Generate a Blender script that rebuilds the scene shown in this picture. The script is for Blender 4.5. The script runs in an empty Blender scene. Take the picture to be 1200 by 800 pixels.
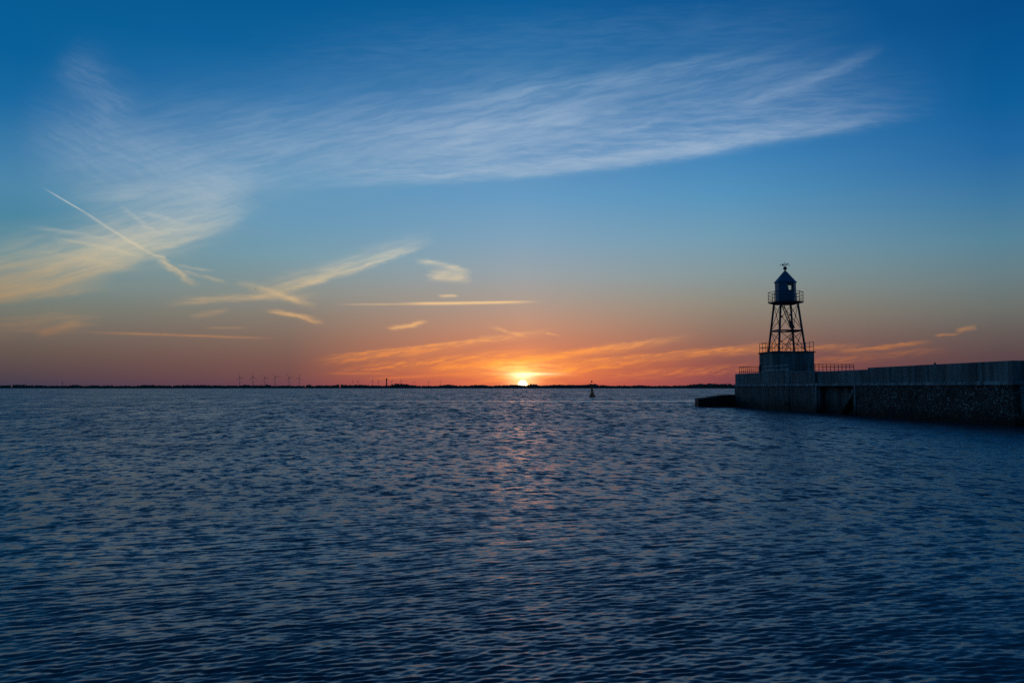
import bpy, bmesh, math, random
import numpy as np
from mathutils import Vector, Matrix

random.seed(7)
rng = np.random.default_rng(11)
scene = bpy.context.scene
C = scene.collection
PI = math.pi
EYE = 2.2                       # eye height above the water
FOC = 933.0                     # focal length in pixels of the 1200 px wide photograph
HOR = 454.3                     # row of the horizon
PITCH = math.atan((HOR - 400) / FOC)

# ------------------------------------------------------------------ camera
cd = bpy.data.cameras.new('camera')
cam = bpy.data.objects.new('camera', cd)
C.objects.link(cam)
cam.location = (0, 0, EYE)
cam.rotation_euler = (PI / 2 + PITCH, 0, 0)
cd.sensor_width = 36
cd.lens = 36 * FOC / 1200
cd.clip_start = 0.1
cd.clip_end = 90000
scene.camera = cam


def plane_xy(px, py):
    """a direction given by its place in the photograph -> (x/y, z/y) on the plane one unit ahead"""
    u = (px - 600) / FOC
    v = (400 - py) / FOC
    dy = math.cos(PITCH) - v * math.sin(PITCH)
    dz = math.sin(PITCH) + v * math.cos(PITCH)
    return u / dy, dz / dy


def at(px, py, Y):
    a, b = plane_xy(px, py)
    return Vector((a * Y, Y, EYE + b * Y))


# ------------------------------------------------------------------ world
def lin(c):
    return [((v / 255) / 12.92 if v / 255 <= 0.04045 else ((v / 255 + 0.055) / 1.055) ** 2.4) for v in c]


SUN_P = plane_xy(612.5, 450.6)
SUN_DIR = Vector((SUN_P[0], 1, SUN_P[1])).normalized()
SUN_ELEV = math.asin(SUN_DIR.z)
SUN_AZ = math.atan2(SUN_DIR.x, SUN_DIR.y)

world = bpy.data.worlds.new('World')
scene.world = world
world.use_nodes = True
nt = world.node_tree
for n in list(nt.nodes):
    nt.nodes.remove(n)


class G:
    """short-hand for building node trees"""
    def __init__(self, nt):
        self.nt = nt

    def node(self, kind, **kw):
        n = self.nt.nodes.new(kind)
        for k, v in kw.items():
            setattr(n, k, v)
        return n

    def put(self, sock, v):
        if hasattr(v, 'links') or isinstance(v, bpy.types.NodeSocket):
            self.nt.links.new(v, sock)
        else:
            sock.default_value = v

    def m(self, op, a, b=None, c=None, clamp=False):
        n = self.node('ShaderNodeMath', operation=op, use_clamp=clamp)
        self.put(n.inputs[0], a)
        if b is not None: self.put(n.inputs[1], b)
        if c is not None: self.put(n.inputs[2], c)
        return n.outputs[0]

    def v(self, op, a, b=None, scale=None):
        n = self.node('ShaderNodeVectorMath', operation=op)
        self.put(n.inputs[0], a)
        if b is not None: self.put(n.inputs[1], b)
        if scale is not None: self.put(n.inputs['Scale'], scale)
        return n.outputs['Value'] if op in ('DOT_PRODUCT', 'LENGTH') else n.outputs[0]

    def xyz(self, x, y, z=0.0):
        n = self.node('ShaderNodeCombineXYZ')
        for i, q in enumerate((x, y, z)): self.put(n.inputs[i], q)
        return n.outputs[0]

    def sep(self, a):
        n = self.node('ShaderNodeSeparateXYZ')
        self.put(n.inputs[0], a)
        return n.outputs

    def rng(self, x, a, b, c=0.0, d=1.0, mode='LINEAR'):
        n = self.node('ShaderNodeMapRange', interpolation_type=mode)
        for i, q in enumerate((x, a, b, c, d)): self.put(n.inputs[i], q)
        return n.outputs[0]

    def mix(self, f, a, b, blend='MIX'):
        n = self.node('ShaderNodeMix', data_type='RGBA', blend_type=blend)
        self.put(n.inputs[0], f)
        for i, q in ((6, a), (7, b)):
            if isinstance(q, (tuple, list)): q = (*q[:3], 1)
            self.put(n.inputs[i], q)
        return n.outputs[2]

    def ramp(self, f, stops):
        n = self.node('ShaderNodeValToRGB')
        self.put(n.inputs[0], f)
        el = n.color_ramp.elements
        while len(el) < len(stops): el.new(0.5)
        for e, (p, c) in zip(el, stops):
            e.position = p
            e.color = (*c[:3], 1)
        return n.outputs[0]

    def noise(self, vec, scale, detail=2.0, rough=0.5, dist=0.0, out=0):
        n = self.node('ShaderNodeTexNoise')
        self.put(n.inputs['Vector'], vec)
        n.inputs['Scale'].default_value = scale
        n.inputs['Detail'].default_value = detail
        n.inputs['Roughness'].default_value = rough
        n.inputs['Distortion'].default_value = dist
        return n.outputs[out]


g = G(nt)
tc = g.node('ShaderNodeTexCoord').outputs['Generated']     # the view direction in the world
D = g.v('NORMALIZE', tc)
dx, dy, dz = g.sep(D)
hor = g.m('SQRT', g.m('ADD', g.m('MULTIPLY', dx, dx), g.m('MULTIPLY', dy, dy)))
elev = g.m('DIVIDE', dz, g.m('MAXIMUM', hor, 0.02))       # tangent of the elevation
az = g.m('ARCTAN2', dx, dy)
EMAX = 1.2


def column(px, stops, zenith):
    out = []
    for y, c in stops:
        a, b = plane_xy(px, y)
        e = b / math.hypot(1, a)
        q_ = max(0, min(1, (190 - y) / 120))
        out.append((max(0.0, e) / EMAX, lin((c[0], c[1] + 7 * q_, c[2] - 3 * q_))))
    out.sort(key=lambda s: s[0])
    out.append((0.62 / EMAX, lin(zenith[0])))
    out.append((1.0, lin(zenith[1])))
    return out


Z = [(8, 62, 106), (10, 50, 84)]
cols = [
    (20, [(0, (0, 84, 150)), (60, (2, 88, 155)), (120, (22, 100, 162)), (180, (60, 123, 168)), (220, (76, 134, 168)),
          (250, (72, 132, 160)), (300, (95, 138, 150)), (330, (110, 135, 137)), (360, (112, 120, 112)),
          (385, (110, 103, 96)), (410, (100, 86, 80)), (435, (84, 70, 76)), (452, (66, 60, 78))], Z),
    (340, [(0, (0, 82, 150)), (60, (8, 90, 158)), (110, (40, 108, 170)), (160, (72, 130, 178)), (210, (90, 146, 184)),
           (260, (102, 152, 182)), (300, (118, 155, 170)), (340, (134, 142, 138)), (370, (132, 122, 112)),
           (400, (126, 102, 92)), (425, (118, 84, 80)), (440, (112, 76, 76)), (452, (104, 66, 80))], Z),
    (612, [(0, (0, 84, 154)), (60, (22, 97, 164)), (120, (52, 116, 174)), (180, (82, 138, 186)), (230, (100, 154, 194)),
           (280, (126, 162, 186)), (320, (150, 162, 168)), (350, (168, 155, 145)), (380, (192, 144, 120)),
           (405, (208, 130, 98)), (425, (224, 124, 80)), (440, (228, 116, 74)), (452, (214, 98, 76))], Z),
    (850, [(0, (0, 78, 148)), (60, (16, 90, 158)), (120, (40, 108, 170)), (180, (62, 130, 184)), (230, (84, 146, 186)),
           (280, (112, 154, 176)), (320, (130, 150, 154)), (355, (140, 136, 124)), (385, (138, 114, 102)),
           (410, (136, 92, 84)), (430, (134, 76, 76)), (450, (124, 68, 78))], Z),
    (1170, [(0, (0, 68, 138)), (60, (0, 76, 146)), (120, (6, 88, 154)), (180, (32, 102, 160)), (230, (58, 118, 160)),
            (280, (84, 130, 152)), (325, (102, 124, 130)), (360, (106, 110, 106)), (390, (98, 88, 86)),
            (415, (88, 70, 74)), (440, (78, 58, 70))], Z),
]
fe = g.m('DIVIDE', elev, EMAX)
ramps = [g.ramp(fe, column(*c)) for c in cols]
azs = [math.atan(plane_xy(c[0], 300)[0]) for c in cols]
azs[2] = SUN_AZ
sky = ramps[0]
for i in range(1, 5):
    sky = g.mix(g.rng(az, azs[i - 1], azs[i]), sky, ramps[i])
# away from the sun the dusk sky falls to a dull dark blue
away = g.rng(g.m('ABSOLUTE', az), 0.62, 2.0, mode='SMOOTHSTEP')
back = g.ramp(fe, [(0.0, lin((46, 64, 84))), (0.10, lin((42, 74, 100))), (0.35, lin((20, 72, 112))), (1.0, lin((4, 56, 98)))])
sky = g.mix(away, sky, back)

# gnomonic coordinates of the sky ahead, in "pixels" of the photograph
yy = g.m('MAXIMUM', dy, 0.05)
P0 = g.xyz(g.m('MULTIPLY', g.m('DIVIDE', dx, yy), FOC), g.m('MULTIPLY', g.m('DIVIDE', dz, yy), FOC), 0.0)
# ragged edges: shift the coordinates by noise, more along x than along y
nw = g.v('SUBTRACT', g.noise(g.v('MULTIPLY', P0, (0.013, 0.030, 1)), 1.0, 4.0, 0.6, out=1), (0.5, 0.5, 0.5))
P1 = g.v('ADD', P0, g.v('MULTIPLY', nw, (46, 15, 0)))
nf = g.v('SUBTRACT', g.noise(g.v('MULTIPLY', P0, (0.05, 0.16, 1)), 1.0, 3.0, 0.6, out=1), (0.5, 0.5, 0.5))
P2 = g.v('ADD', P0, g.v('MULTIPLY', nf, (22, 5.5, 0)))

#  x0, y0, x1, y1, up, down, bend, amp, fibre, scale, warp (0 none, 1 coarse, 2 fine)
W = [
    (60, 205, 760, 120, 58, 46, 0, .27, .6, .7, 1),
    (420, 160, 1010, 80, 44, 34, -6, .24, .6, .7, 1),
    (330, 226, 1075, 144, 54, 8, -11, .36, .58, 1.0, 2),
    (420, 222, 900, 176, 9, 6, -8, .24, .5, 1.6, 2),
    (560, 214, 900, 168, 12, 4, -5, .28, .5, 1.6, 2),
    (700, 186, 1050, 138, 10, 8, -4, .22, .5, 1.6, 2),
    (540, 120, 900, 66, 8, 13, -6, .24, .6, 1.4, 1),
    (860, 132, 1035, 62, 8, 6, -5, .26, .5, 1.6, 2),
    (480, 178, 730, 128, 16, 12, -5, .22, .5, 1.3, 1),
    (690, 163, 775, 143, 3, 4, -2, .24, .3, 2.0, 2),
    (300, 75, 1000, 20, 34, 30, 0, .10, .6, .8, 1),
    (75, 60, 150, 150, 26, 26, 0, .14, .5, 1.5, 1),
    (20, 150, 330, 240, 44, 40, 0, .17, .4, 1.0, 1),
    (80, 236, 330, 212, 14, 10, 0, .20, .5, 1.5, 1),
    (-120, 372, 205, 302, 42, 6, -12, .56, .45, 1.2, 2),
    (-60, 336, 275, 262, 34, 26, 0, .34, .6, 1.4, 1),
    (100, 320, 300, 250, 48, 6, -4, .42, .5, 1.3, 2),
    (-60, 360, 130, 336, 12, 4, 0, .35, .4, 1.6, 2),
    (60, 276, 178, 302, 2.2, 3, 3, .36, .3, 2.2, 2),
    (30, 262, 150, 284, 2.2, 3, 3, .20, .3, 2.2, 2),
    (40, 292, 150, 312, 2.2, 3, 3, .24, .3, 2.2, 2),
    (140, 240, 190, 278, 2.5, 3, 0, .28, .4, 2.2, 2),
    (160, 246, 235, 268, 2.5, 3, 2, .24, .4, 2.2, 2),
    (-30, 385, 120, 372, 14, 12, 0, .20, .7, 1.5, 1),
    (40, 392, 95, 378, 4, 5, 0, .25, .5, 2, 2),
    (300, 352, 505, 286, 13, 4, -3, .56, .6, 1.6, 2),
    (195, 354, 370, 346, 5, 3, 2, .46, .6, 2.0, 2),
    (278, 330, 370, 358, 3.5, 4, 0, .50, .6, 2.2, 2),
    (312, 363, 378, 377, 3, 2, 2, .62, .4, 2.4, 2),
    (222, 372, 270, 362, 2.5, 3, 0, .22, .5, 2.4, 2),
    (485, 303, 550, 316, 2.5, 3.5, 2, .50, .5, 2.4, 2),
    (500, 322, 552, 325, 7, 5, 2, .62, .5, 2.0, 2),
    (515, 347, 536, 346, 1.2, 1.5, 0, .55, .2, 2.4, 2),
    (395, 356.5, 560, 356, 1.0, 1.2, 0, .40, .3, 2.4, 0),
    (470, 355.6, 628, 353.6, 1.2, 1.8, -0.5, .92, .15, 2.4, 0),
    (452, 386, 500, 378, 1.8, 2.6, -2, .85, .3, 2.4, 2),
    (105, 389, 315, 396, 1.1, 1.5, 0, .40, .4, 2.4, 0),
    (240, 384, 290, 384, 1.2, 1.2, 0, .18, .4, 2.4, 0),
    (205, 310, 250, 318, 1.4, 1.6, 0, .25, .4, 2.4, 2),
    (385, 420, 640, 389, 2.2, 5, -2, .72, .6, 1.8, 2),
    (370, 424, 560, 406, 4, 5, 0, .42, .7, 1.7, 2),
    (400, 434, 640, 410, 4, 5, 0, .62, .8, 1.7, 2),
    (480, 436, 800, 397, 2.6, 6, -3, .85, .5, 1.7, 2),
    (560, 432, 730, 406, 3.5, 3, -2, .70, .6, 1.9, 2),
    (640, 428, 940, 400, 2.4, 7, -2, .62, .6, 1.7, 2),
    (560, 446, 760, 424, 3, 4, 0, .60, .7, 1.7, 2),
    (690, 442, 1010, 424, 5, 5, 0, .36, .8, 1.8, 2),
    (820, 414, 1012, 404, 2.5, 4, 0, .42, .5, 2.0, 2),
    (980, 412, 1092, 400, 1.6, 3, 0, .52, .3, 2.2, 2),
    (940, 424, 1110, 408, 3, 5, 0, .22, .6, 2.0, 2),
    (1118, 388, 1146, 382, 2.2, 2.6, 0, .48, .3, 2.4, 2),
    (1092, 393, 1124, 391.5, 1.1, 1.4, 0, .40, .2, 2.4, 2),
    (575, 382, 618, 395, 1.4, 1.8, 0, .50, .6, 2.6, 2),
    (638, 390, 655, 393, 1.0, 1.3, 0, .50, .6, 2.6, 2),
    (430, 444, 560, 437, 1.5, 2, 0, .35, .4, 2.2, 0),
    (380, 437, 470, 438, 1.2, 1.4, 0, .28, .4, 2.2, 0),
    # the old condensation trail, widening as it ages
    (52, 221, 122, 262, 0.8, 0.9, 0, .66, .6, 2.6, 0),
    (98, 249, 176, 297, 1.3, 1.5, 0, .46, .35, 2.6, 0),
    (142, 277, 198, 307, 1.8, 2.4, 0, .50, .6, 2.6, 2),
    (180, 300, 232, 334, 2.6, 4.2, 0, .62, .6, 2.8, 2),
    (196, 312, 270, 332, 2.0, 2.6, 0, .28, .6, 2.8, 2),
]
fields = []
for (fa, fs, lo_, hi_) in ((9, 3.4, .44, .60), (12, 1.15, .36, .68), (14, 1.9, .36, .66), (2, 1.9, .36, .66), (-26, 2.0, .36, .66)):
    ca, sa = math.cos(math.radians(fa)), math.sin(math.radians(fa))
    al = g.v('DOT_PRODUCT', P0, (ca * .010 * fs, sa * .010 * fs, 0)); ac = g.v('DOT_PRODUCT', P1, (-sa * .085 * fs, ca * .085 * fs, 0))
    nn = g.node('ShaderNodeTexNoise', noise_dimensions='2D')
    g.put(nn.inputs['Vector'], g.xyz(al, ac))
    nn.inputs['Scale'].default_value = 1.0
    nn.inputs['Detail'].default_value = 4.0
    nn.inputs['Roughness'].default_value = .62
    fields.append((fa, fs, g.rng(nn.outputs[0], lo_, hi_)))


def wisp(T, q):
    """one wisp of cirrus: a bent stroke, soft above, sharper below, combed into fibres; T is what the clouds before it let through"""
    (x0, y0, x1, y1, up, dn, bend, amp, fb, sc, wp) = q
    a = Vector(plane_xy(x0, y0)) * FOC
    b = Vector(plane_xy(x1, y1)) * FOC
    c, d = (a + b) / 2, b - a
    L = d.length / 2
    d.normalize()
    P = (P0, P1, P2)[wp]
    ang = math.degrees(math.atan2(d.y, d.x))
    F = fields[0][2] if max(y0, y1) > 395 and wp == 2 else min(fields[1:], key=lambda f_: abs(f_[0] - ang) + (8 if (f_[1] > 1) != (sc > 1.25) else 0))[2]
    u = g.v('DOT_PRODUCT', P, (d.x / L, d.y / L, 0))
    u = g.m('SUBTRACT', u, (c.x * d.x + c.y * d.y) / L)
    if T is not None: u = g.m('MULTIPLY_ADD', T, 1e-5, u)
    w = g.v('DOT_PRODUCT', P, (-d.y, d.x, 0))
    w = g.m('MULTIPLY_ADD', g.m('MULTIPLY', u, u), bend, w)
    w = g.m('SUBTRACT', w, -c.x * d.y + c.y * d.x)
    t = g.m('MAXIMUM', g.m('MULTIPLY', w, 1 / up), g.m('MULTIPLY', w, -1 / dn))
    prof = g.m('POWER', 0.36788, g.m('MULTIPLY', t, t))
    ends = g.rng(g.m('ABSOLUTE', u), 1.15, 0.45, mode='SMOOTHSTEP')
    fib = g.m('MULTIPLY_ADD', F, -fb * amp, -(1 - fb) * amp)
    val = g.m('MULTIPLY', g.m('MULTIPLY', prof, ends), fib)
    if T is None: return g.m('ADD', val, 1.0)
    return g.m('MULTIPLY_ADD', val, T, T)


def reach(q):
    """the box a wisp covers, with the warp"""
    (x0, y0, x1, y1, up, dn, bend, amp, fb, sc, wp) = q
    a = Vector(plane_xy(x0, y0)) * FOC
    b = Vector(plane_xy(x1, y1)) * FOC
    c, h_ = (a + b) / 2, (b - a) / 2
    mx, my = ((2, 2), (16, 6), (8, 3))[wp]
    k_ = 2.3
    n_ = Vector((-h_.y, h_.x)).normalized()
    ex = abs(h_.x) * 1.15 + abs(n_.x) * max(up, dn) * k_ + mx
    ey = abs(h_.y) * 1.15 + abs(n_.y) * max(up, dn) * k_ + my + abs(bend)
    return c.x - ex, c.x + ex, c.y - ey, c.y + ey


ahead = g.rng(dy, 0.25, 0.5)


def es(y):
    return max(0.0, plane_xy(600, y)[1]) / EMAX


ccol = g.ramp(fe, sorted([(es(60), lin((134, 170, 202))), (es(150), lin((178, 196, 216))), (es(220), lin((190, 203, 214))),
                          (es(265), lin((206, 208, 198))), (es(310), lin((236, 218, 180))), (es(350), lin((246, 206, 150))),
                          (es(385), lin((250, 186, 118))), (es(410), lin((251, 154, 80))), (es(432), lin((255, 150, 64))),
                          (es(450), lin((252, 130, 60)))], key=lambda s: s[0]))
far = g.rng(g.m('ABSOLUTE', g.m('SUBTRACT', az, SUN_AZ)), 0.12, 0.62, 1.0, 0.50)
low = g.rng(elev, 0.12, 0.20, 1.0, 0.0)
dull = g.m('ADD', g.m('MULTIPLY', far, low), g.m('SUBTRACT', 1.0, low))
ccol = g.v('SCALE', ccol, scale=dull)

# the glow round the sun and the part of its disc above the trees
rs = g.v('SUBTRACT', P0, (SUN_P[0] * FOC, SUN_P[1] * FOC, 0))


def blob(off, sx, sy):
    q = g.v('MULTIPLY', g.v('SUBTRACT', rs, (off[0], off[1], 0)), (1 / sx, 1 / sy, 0))
    return g.m('MULTIPLY', g.m('EXPONENT', g.m('MULTIPLY', g.v('DOT_PRODUCT', q, q), -1.0)), ahead)


def addc(base, f, col):
    return g.v('ADD', base, g.v('SCALE', (*col,), scale=f))


p0x, p0y, _ = g.sep(P0)
glow_t = g.rng(g.noise(g.v('MULTIPLY', P2, (0.020, 0.16, 1)), 1.0, 3.0, 0.6), 0.35, 0.62, 0.45, 1.25)
SX, SY = SUN_P[0] * FOC, SUN_P[1] * FOC


def sun_glow(c):
    c = addc(c, g.m('MULTIPLY', blob((0, 16), 62, 18), glow_t), (0.36, 0.14, 0.0))
    c = addc(c, g.m('MULTIPLY', blob((0, 16), 30, 9), glow_t), (0.45, 0.42, 0.12))
    c = addc(c, blob((12, 12.5), 26, 1.6), (0.4, 0.5, 0.36))
    c = addc(c, blob((0, 10), 13, 3.5), (0.5, 0.6, 0.45))
    c = addc(c, blob((0, 1), 16, 7), (0.7, 0.52, 0.22))
    disc = g.rng(g.v('LENGTH', rs), 6.0, 4.2)
    return addc(c, g.m('MULTIPLY', disc, ahead), (3.0, 2.5, 1.6))


def back_(c):
    n = g.node('ShaderNodeBackground')
    g.put(n.inputs[0], c)
    return n.outputs[0]


def split(f, lo_, hi_):
    n = g.node('ShaderNodeMixShader')
    g.put(n.inputs[0], f); g.put(n.inputs[1], lo_); g.put(n.inputs[2], hi_)
    return n.outputs[0]


plain = back_(sky)


def quad(x0, x1, y0, y1, depth=0):
    """the sky cut into fields, so that each direction only weighs the wisps that reach it"""
    own = [q for q in W if reach(q)[0] < x1 and reach(q)[1] > x0 and reach(q)[2] < y1 and reach(q)[3] > y0]
    sun_ = x0 < SX + 190 and x1 > SX - 190 and y0 < SY + 80 and y1 > SY - 30
    if not own and not sun_: return plain
    if (len(own) > 3) and depth < 1 and min(x1 - x0, (y1 - y0) * 2) > 40:
        if (x1 - x0) > (y1 - y0) * 1.8:
            xm = (x0 + x1) / 2
            return split(g.m('GREATER_THAN', p0x, xm), quad(x0, xm, y0, y1, depth + 1), quad(xm, x1, y0, y1, depth + 1))
        ym = (y0 + y1) / 2
        return split(g.m('GREATER_THAN', p0y, ym), quad(x0, x1, y0, ym, depth + 1), quad(x0, x1, ym, y1, depth + 1))
    T = None
    for q in own: T = wisp(T, q)
    c = sky
    if own: c = g.mix(g.m('MULTIPLY', g.m('SUBTRACT', 1.0, T), ahead), c, ccol)
    if sun_: c = sun_glow(c)
    return back_(c)


cloudy = quad(-740, 740, -12, 640)
inside = g.m('MULTIPLY', g.m('MULTIPLY', g.m('LESS_THAN', g.m('ABSOLUTE', p0x), 740.0), g.m('GREATER_THAN', dy, 0.26)),
             g.m('MULTIPLY', g.m('LESS_THAN', p0y, 640.0), g.m('GREATER_THAN', p0y, -12.0)))
world_sky = split(inside, plain, cloudy)
print('world nodes', len(nt.nodes))

nish = g.node('ShaderNodeTexSky', sky_type='NISHITA')
nish.sun_disc = False
nish.sun_elevation = SUN_ELEV
nish.sun_rotation = SUN_AZ
bg2 = g.node('ShaderNodeBackground')
g.put(bg2.inputs[0], nish.outputs[0])
bg2.inputs[1].default_value = 0.003
ad = g.node('ShaderNodeAddShader')
nt.links.new(world_sky, ad.inputs[0])
nt.links.new(bg2.outputs[0], ad.inputs[1])
wo = g.node('ShaderNodeOutputWorld')
nt.links.new(ad.outputs[0], wo.inputs[0])
world.cycles.sampling_method = 'NONE'
world.cycles.sample_map_resolution = 1024

# ------------------------------------------------------------------ sun
sl = bpy.data.lights.new('sun', 'SUN')
sl.energy = 0.013
sl.angle = math.radians(5.0)
sl.color = (1.0, 0.36, 0.24)
so = bpy.data.objects.new('sun', sl)
C.objects.link(so)
so.rotation_euler = (-SUN_DIR).to_track_quat('-Z', 'Y').to_euler()
so.location = (0, 0, 40)

vs = scene.view_settings
scene.display_settings.display_device = 'sRGB'
vs.view_transform = 'Standard'
vs.look = 'None'
vs.exposure = 0
vs.gamma = 1
vs.use_curve_mapping = False
scene.cycles.use_denoising = False
scene.cycles.max_bounces = 4
scene.cycles.sample_clamp_indirect = 3.0
scene.cycles.caustics_reflective = False
scene.cycles.caustics_refractive = False


# ------------------------------------------------------------------ helpers
def tag(o, label=None, cat=None, group=None, kind=None):
    if label: o['label'] = label
    if cat: o['category'] = cat
    if group: o['group'] = group
    if kind: o['kind'] = kind
    return o


def empty(name, loc=(0, 0, 0), rz=0.0):
    o = bpy.data.objects.new(name, None)
    C.objects.link(o)
    o.location = loc
    o.rotation_euler = (0, 0, rz)
    return o


def obj(name, bm, mat, parent=None, smooth=False, loc=None):
    me = bpy.data.meshes.new(name)
    bm.normal_update()
    bm.to_mesh(me)
    bm.free()
    if smooth:
        for p in me.polygons: p.use_smooth = True
    if mat is not None:
        me.materials.append(mat)
    o = bpy.data.objects.new(name, me)
    C.objects.link(o)
    if parent is not None: o.parent = parent
    if loc is not None: o.location = loc
    return o


def copy_tree(o, parent=None):
    c = o.copy()
    C.objects.link(c)
    c.parent = parent
    for ch in list(o.children):
        copy_tree(ch, c)
    return c


def B():
    return bmesh.new()


def box(bm, x0, x1, y0, y1, z0, z1, bevel=0.0):
    r = bmesh.ops.create_cube(bm, size=1.0)
    vsx = r['verts']
    for v in vsx:
        v.co = Vector((x0 + (v.co.x + .5) * (x1 - x0), y0 + (v.co.y + .5) * (y1 - y0), z0 + (v.co.z + .5) * (z1 - z0)))
    if bevel > 0:
        es_ = {e for v in vsx for e in v.link_edges}
        bmesh.ops.bevel(bm, geom=list(es_), offset=bevel, segments=1, affect='EDGES')
    return bm


def bar(bm, a, b, r0, r1=None, seg=8, caps=True):
    """a round bar from a to b"""
    a, b = Vector(a), Vector(b)
    r1 = r0 if r1 is None else r1
    d = b - a
    q = d.to_track_quat('Z', 'Y').to_matrix().to_4x4()
    M = Matrix.Translation((a + b) / 2) @ q
    bmesh.ops.create_cone(bm, cap_ends=caps, segments=seg, radius1=r0, radius2=r1, depth=d.length, matrix=M)
    return bm


def angle_bar(bm, a, b, w, t):
    """a steel flat of width w, thickness t from a to b"""
    a, b = Vector(a), Vector(b)
    d = b - a
    q = d.to_track_quat('Z', 'Y').to_matrix().to_4x4()
    M = Matrix.Translation((a + b) / 2) @ q @ Matrix.Diagonal((w, t, d.length, 1))
    bmesh.ops.create_cube(bm, size=1.0, matrix=M)
    return bm


def lathe(bm, prof, seg=24, rot=0.0, centre=(0, 0)):
    rings = []
    for r, z in prof:
        if r < 1e-5:
            rings.append([bm.verts.new((centre[0], centre[1], z))])
        else:
            rings.append([bm.verts.new((centre[0] + r * math.cos(rot + 2 * PI * i / seg), centre[1] + r * math.sin(rot + 2 * PI * i / seg), z)) for i in range(seg)])
    for A, Bq in zip(rings, rings[1:]):
        for i in range(seg):
            j = (i + 1) % seg
            if len(A) == 1 and len(Bq) == 1: continue
            if len(A) == 1: bm.faces.new((A[0], Bq[j], Bq[i]))
            elif len(Bq) == 1: bm.faces.new((A[i], A[j], Bq[0]))
            else: bm.faces.new((A[i], A[j], Bq[j], Bq[i]))
    for R in (rings[0], rings[-1]):
        if len(R) > 2: bm.faces.new(R if R is rings[-1] else R[::-1])
    bmesh.ops.recalc_face_normals(bm, faces=bm.faces[:])
    return bm


# ------------------------------------------------------------------ materials
def mat(name):
    m = bpy.data.materials.new(name)
    m.use_nodes = True
    t = m.node_tree
    k = G(t)
    b = t.nodes['Principled BSDF']
    return m, k, b


def bump(k, b, height, strength, dist):
    n = k.node('ShaderNodeBump')
    n.inputs['Strength'].default_value = strength
    n.inputs['Distance'].default_value = dist
    k.put(n.inputs['Height'], height)
    k.put(b.inputs['Normal'], n.outputs[0])


def m_paint(name, col, var=0.25, rough=0.5, rust=0.15):
    m, k, b = mat(name)
    p = k.node('ShaderNodeTexCoord').outputs['Object']
    n = k.noise(p, 3.0, 4, .6)
    n2 = k.noise(k.v('MULTIPLY', p, (6, 6, 1.2)), 1.5, 5, .65)
    c = k.mix(k.rng(n, .35, .65), tuple(v * (1 - var) for v in col), tuple(min(1, v * (1 + var)) for v in col))
    c = k.mix(k.m('MULTIPLY', k.rng(n2, .60, .72), rust), c, (.10, .045, .022))
    k.put(b.inputs['Base Color'], c)
    k.put(b.inputs['Roughness'], k.rng(n, .3, .7, rough - .1, rough + .15))
    return m


def m_concrete(name, col, streak=0.5, scale=1.0):
    m, k, b = mat(name)
    p = k.node('ShaderNodeNewGeometry').outputs['Position']
    st = k.noise(k.v('MULTIPLY', p, (2.2 * scale, 2.2 * scale, 0.16)), 1.0, 5, .62)
    bl = k.noise(p, 0.7 * scale, 5, .6)
    fi = k.noise(p, 9.0, 4, .7)
    z = k.sep(p)[2]
    boards = k.rng(k.m('FRACT', k.m('MULTIPLY', z, 1 / 0.42)), .0, .05, 0.75, 1.0)
    c = k.mix(k.rng(st, .40, .62), tuple(v * .38 for v in col), tuple(v * 1.45 for v in col))
    c = k.mix(k.rng(bl, .42, .66, 0, streak), c, tuple(v * .42 for v in col))
    c = k.mix(k.rng(fi, .4, .7, 0, .25), c, tuple(v * 1.7 for v in col))
    c = k.v('SCALE', c, scale=boards)
    # lime and rain streaks
    zc = k.m('ADD', z, k.rng(bl, .3, .7, -.45, .45))
    li = k.rng(k.noise(k.v('MULTIPLY', p, (1.3, 1.3, 0.05)), 1.6, 3, .5), .66, .74, 0, .5)
    c = k.mix(li, c, (.42, .43, .42))
    c = k.mix(k.rng(zc, .35, 1.25, 1.0, 0.0), c, (.016, .020, .016))      # weed below the tide line
    k.put(b.inputs['Base Color'], c)
    b.inputs['Roughness'].default_value = .85
    bump(k, b, k.m('ADD', fi, bl), .5, .03)
    return m


def m_rubble(name, col):
    m, k, b = mat(name)
    p = k.node('ShaderNodeNewGeometry').outputs['Position']
    q = k.v('ADD', k.v('MULTIPLY', p, (1, 1, 1.35)), k.v('SCALE', k.v('SUBTRACT', k.noise(p, 1.6, 3, .6, out=1), (.5, .5, .5)), scale=.35))
    v1 = k.node('ShaderNodeTexVoronoi', feature='F1')
    v1.inputs['Scale'].default_value = 5.4
    k.put(v1.inputs['Vector'], q)
    v2 = k.node('ShaderNodeTexVoronoi', feature='DISTANCE_TO_EDGE')
    v2.inputs['Scale'].default_value = 5.4
    k.put(v2.inputs['Vector'], q)
    cell = k.sep(v1.outputs['Color'])[0]
    joint = k.rng(v2.outputs['Distance'], .02, .10)
    c = k.mix(k.rng(cell, .0, .75), tuple(v * .35 for v in col), tuple(v * 1.1 for v in col))
    c = k.mix(k.rng(cell, .72, .92), c, tuple(min(.6, v * 2.8) for v in col))
    c = k.mix(k.rng(k.noise(p, 14, 3, .6), .35, .7, 0, .4), c, tuple(v * .4 for v in col))
    c = k.mix(joint, (.020, .022, .022), c)
    bl = k.noise(p, 0.35, 4, .6)
    c = k.mix(k.rng(bl, .45, .62, 0, .6), c, (.022, .026, .022))
    # weed and wet stone up to the tide line
    z = k.m('ADD', k.sep(p)[2], k.rng(k.noise(p, 1.2, 4, .6), .3, .7, -.3, .3))
    c = k.mix(k.rng(z, .25, .95), (.012, .016, .012), c)
    k.put(b.inputs['Base Color'], c)
    b.inputs['Roughness'].default_value = .85
    bump(k, b, k.m('ADD', joint, k.m('MULTIPLY', cell, .6)), 1.0, .12)
    return m


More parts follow.
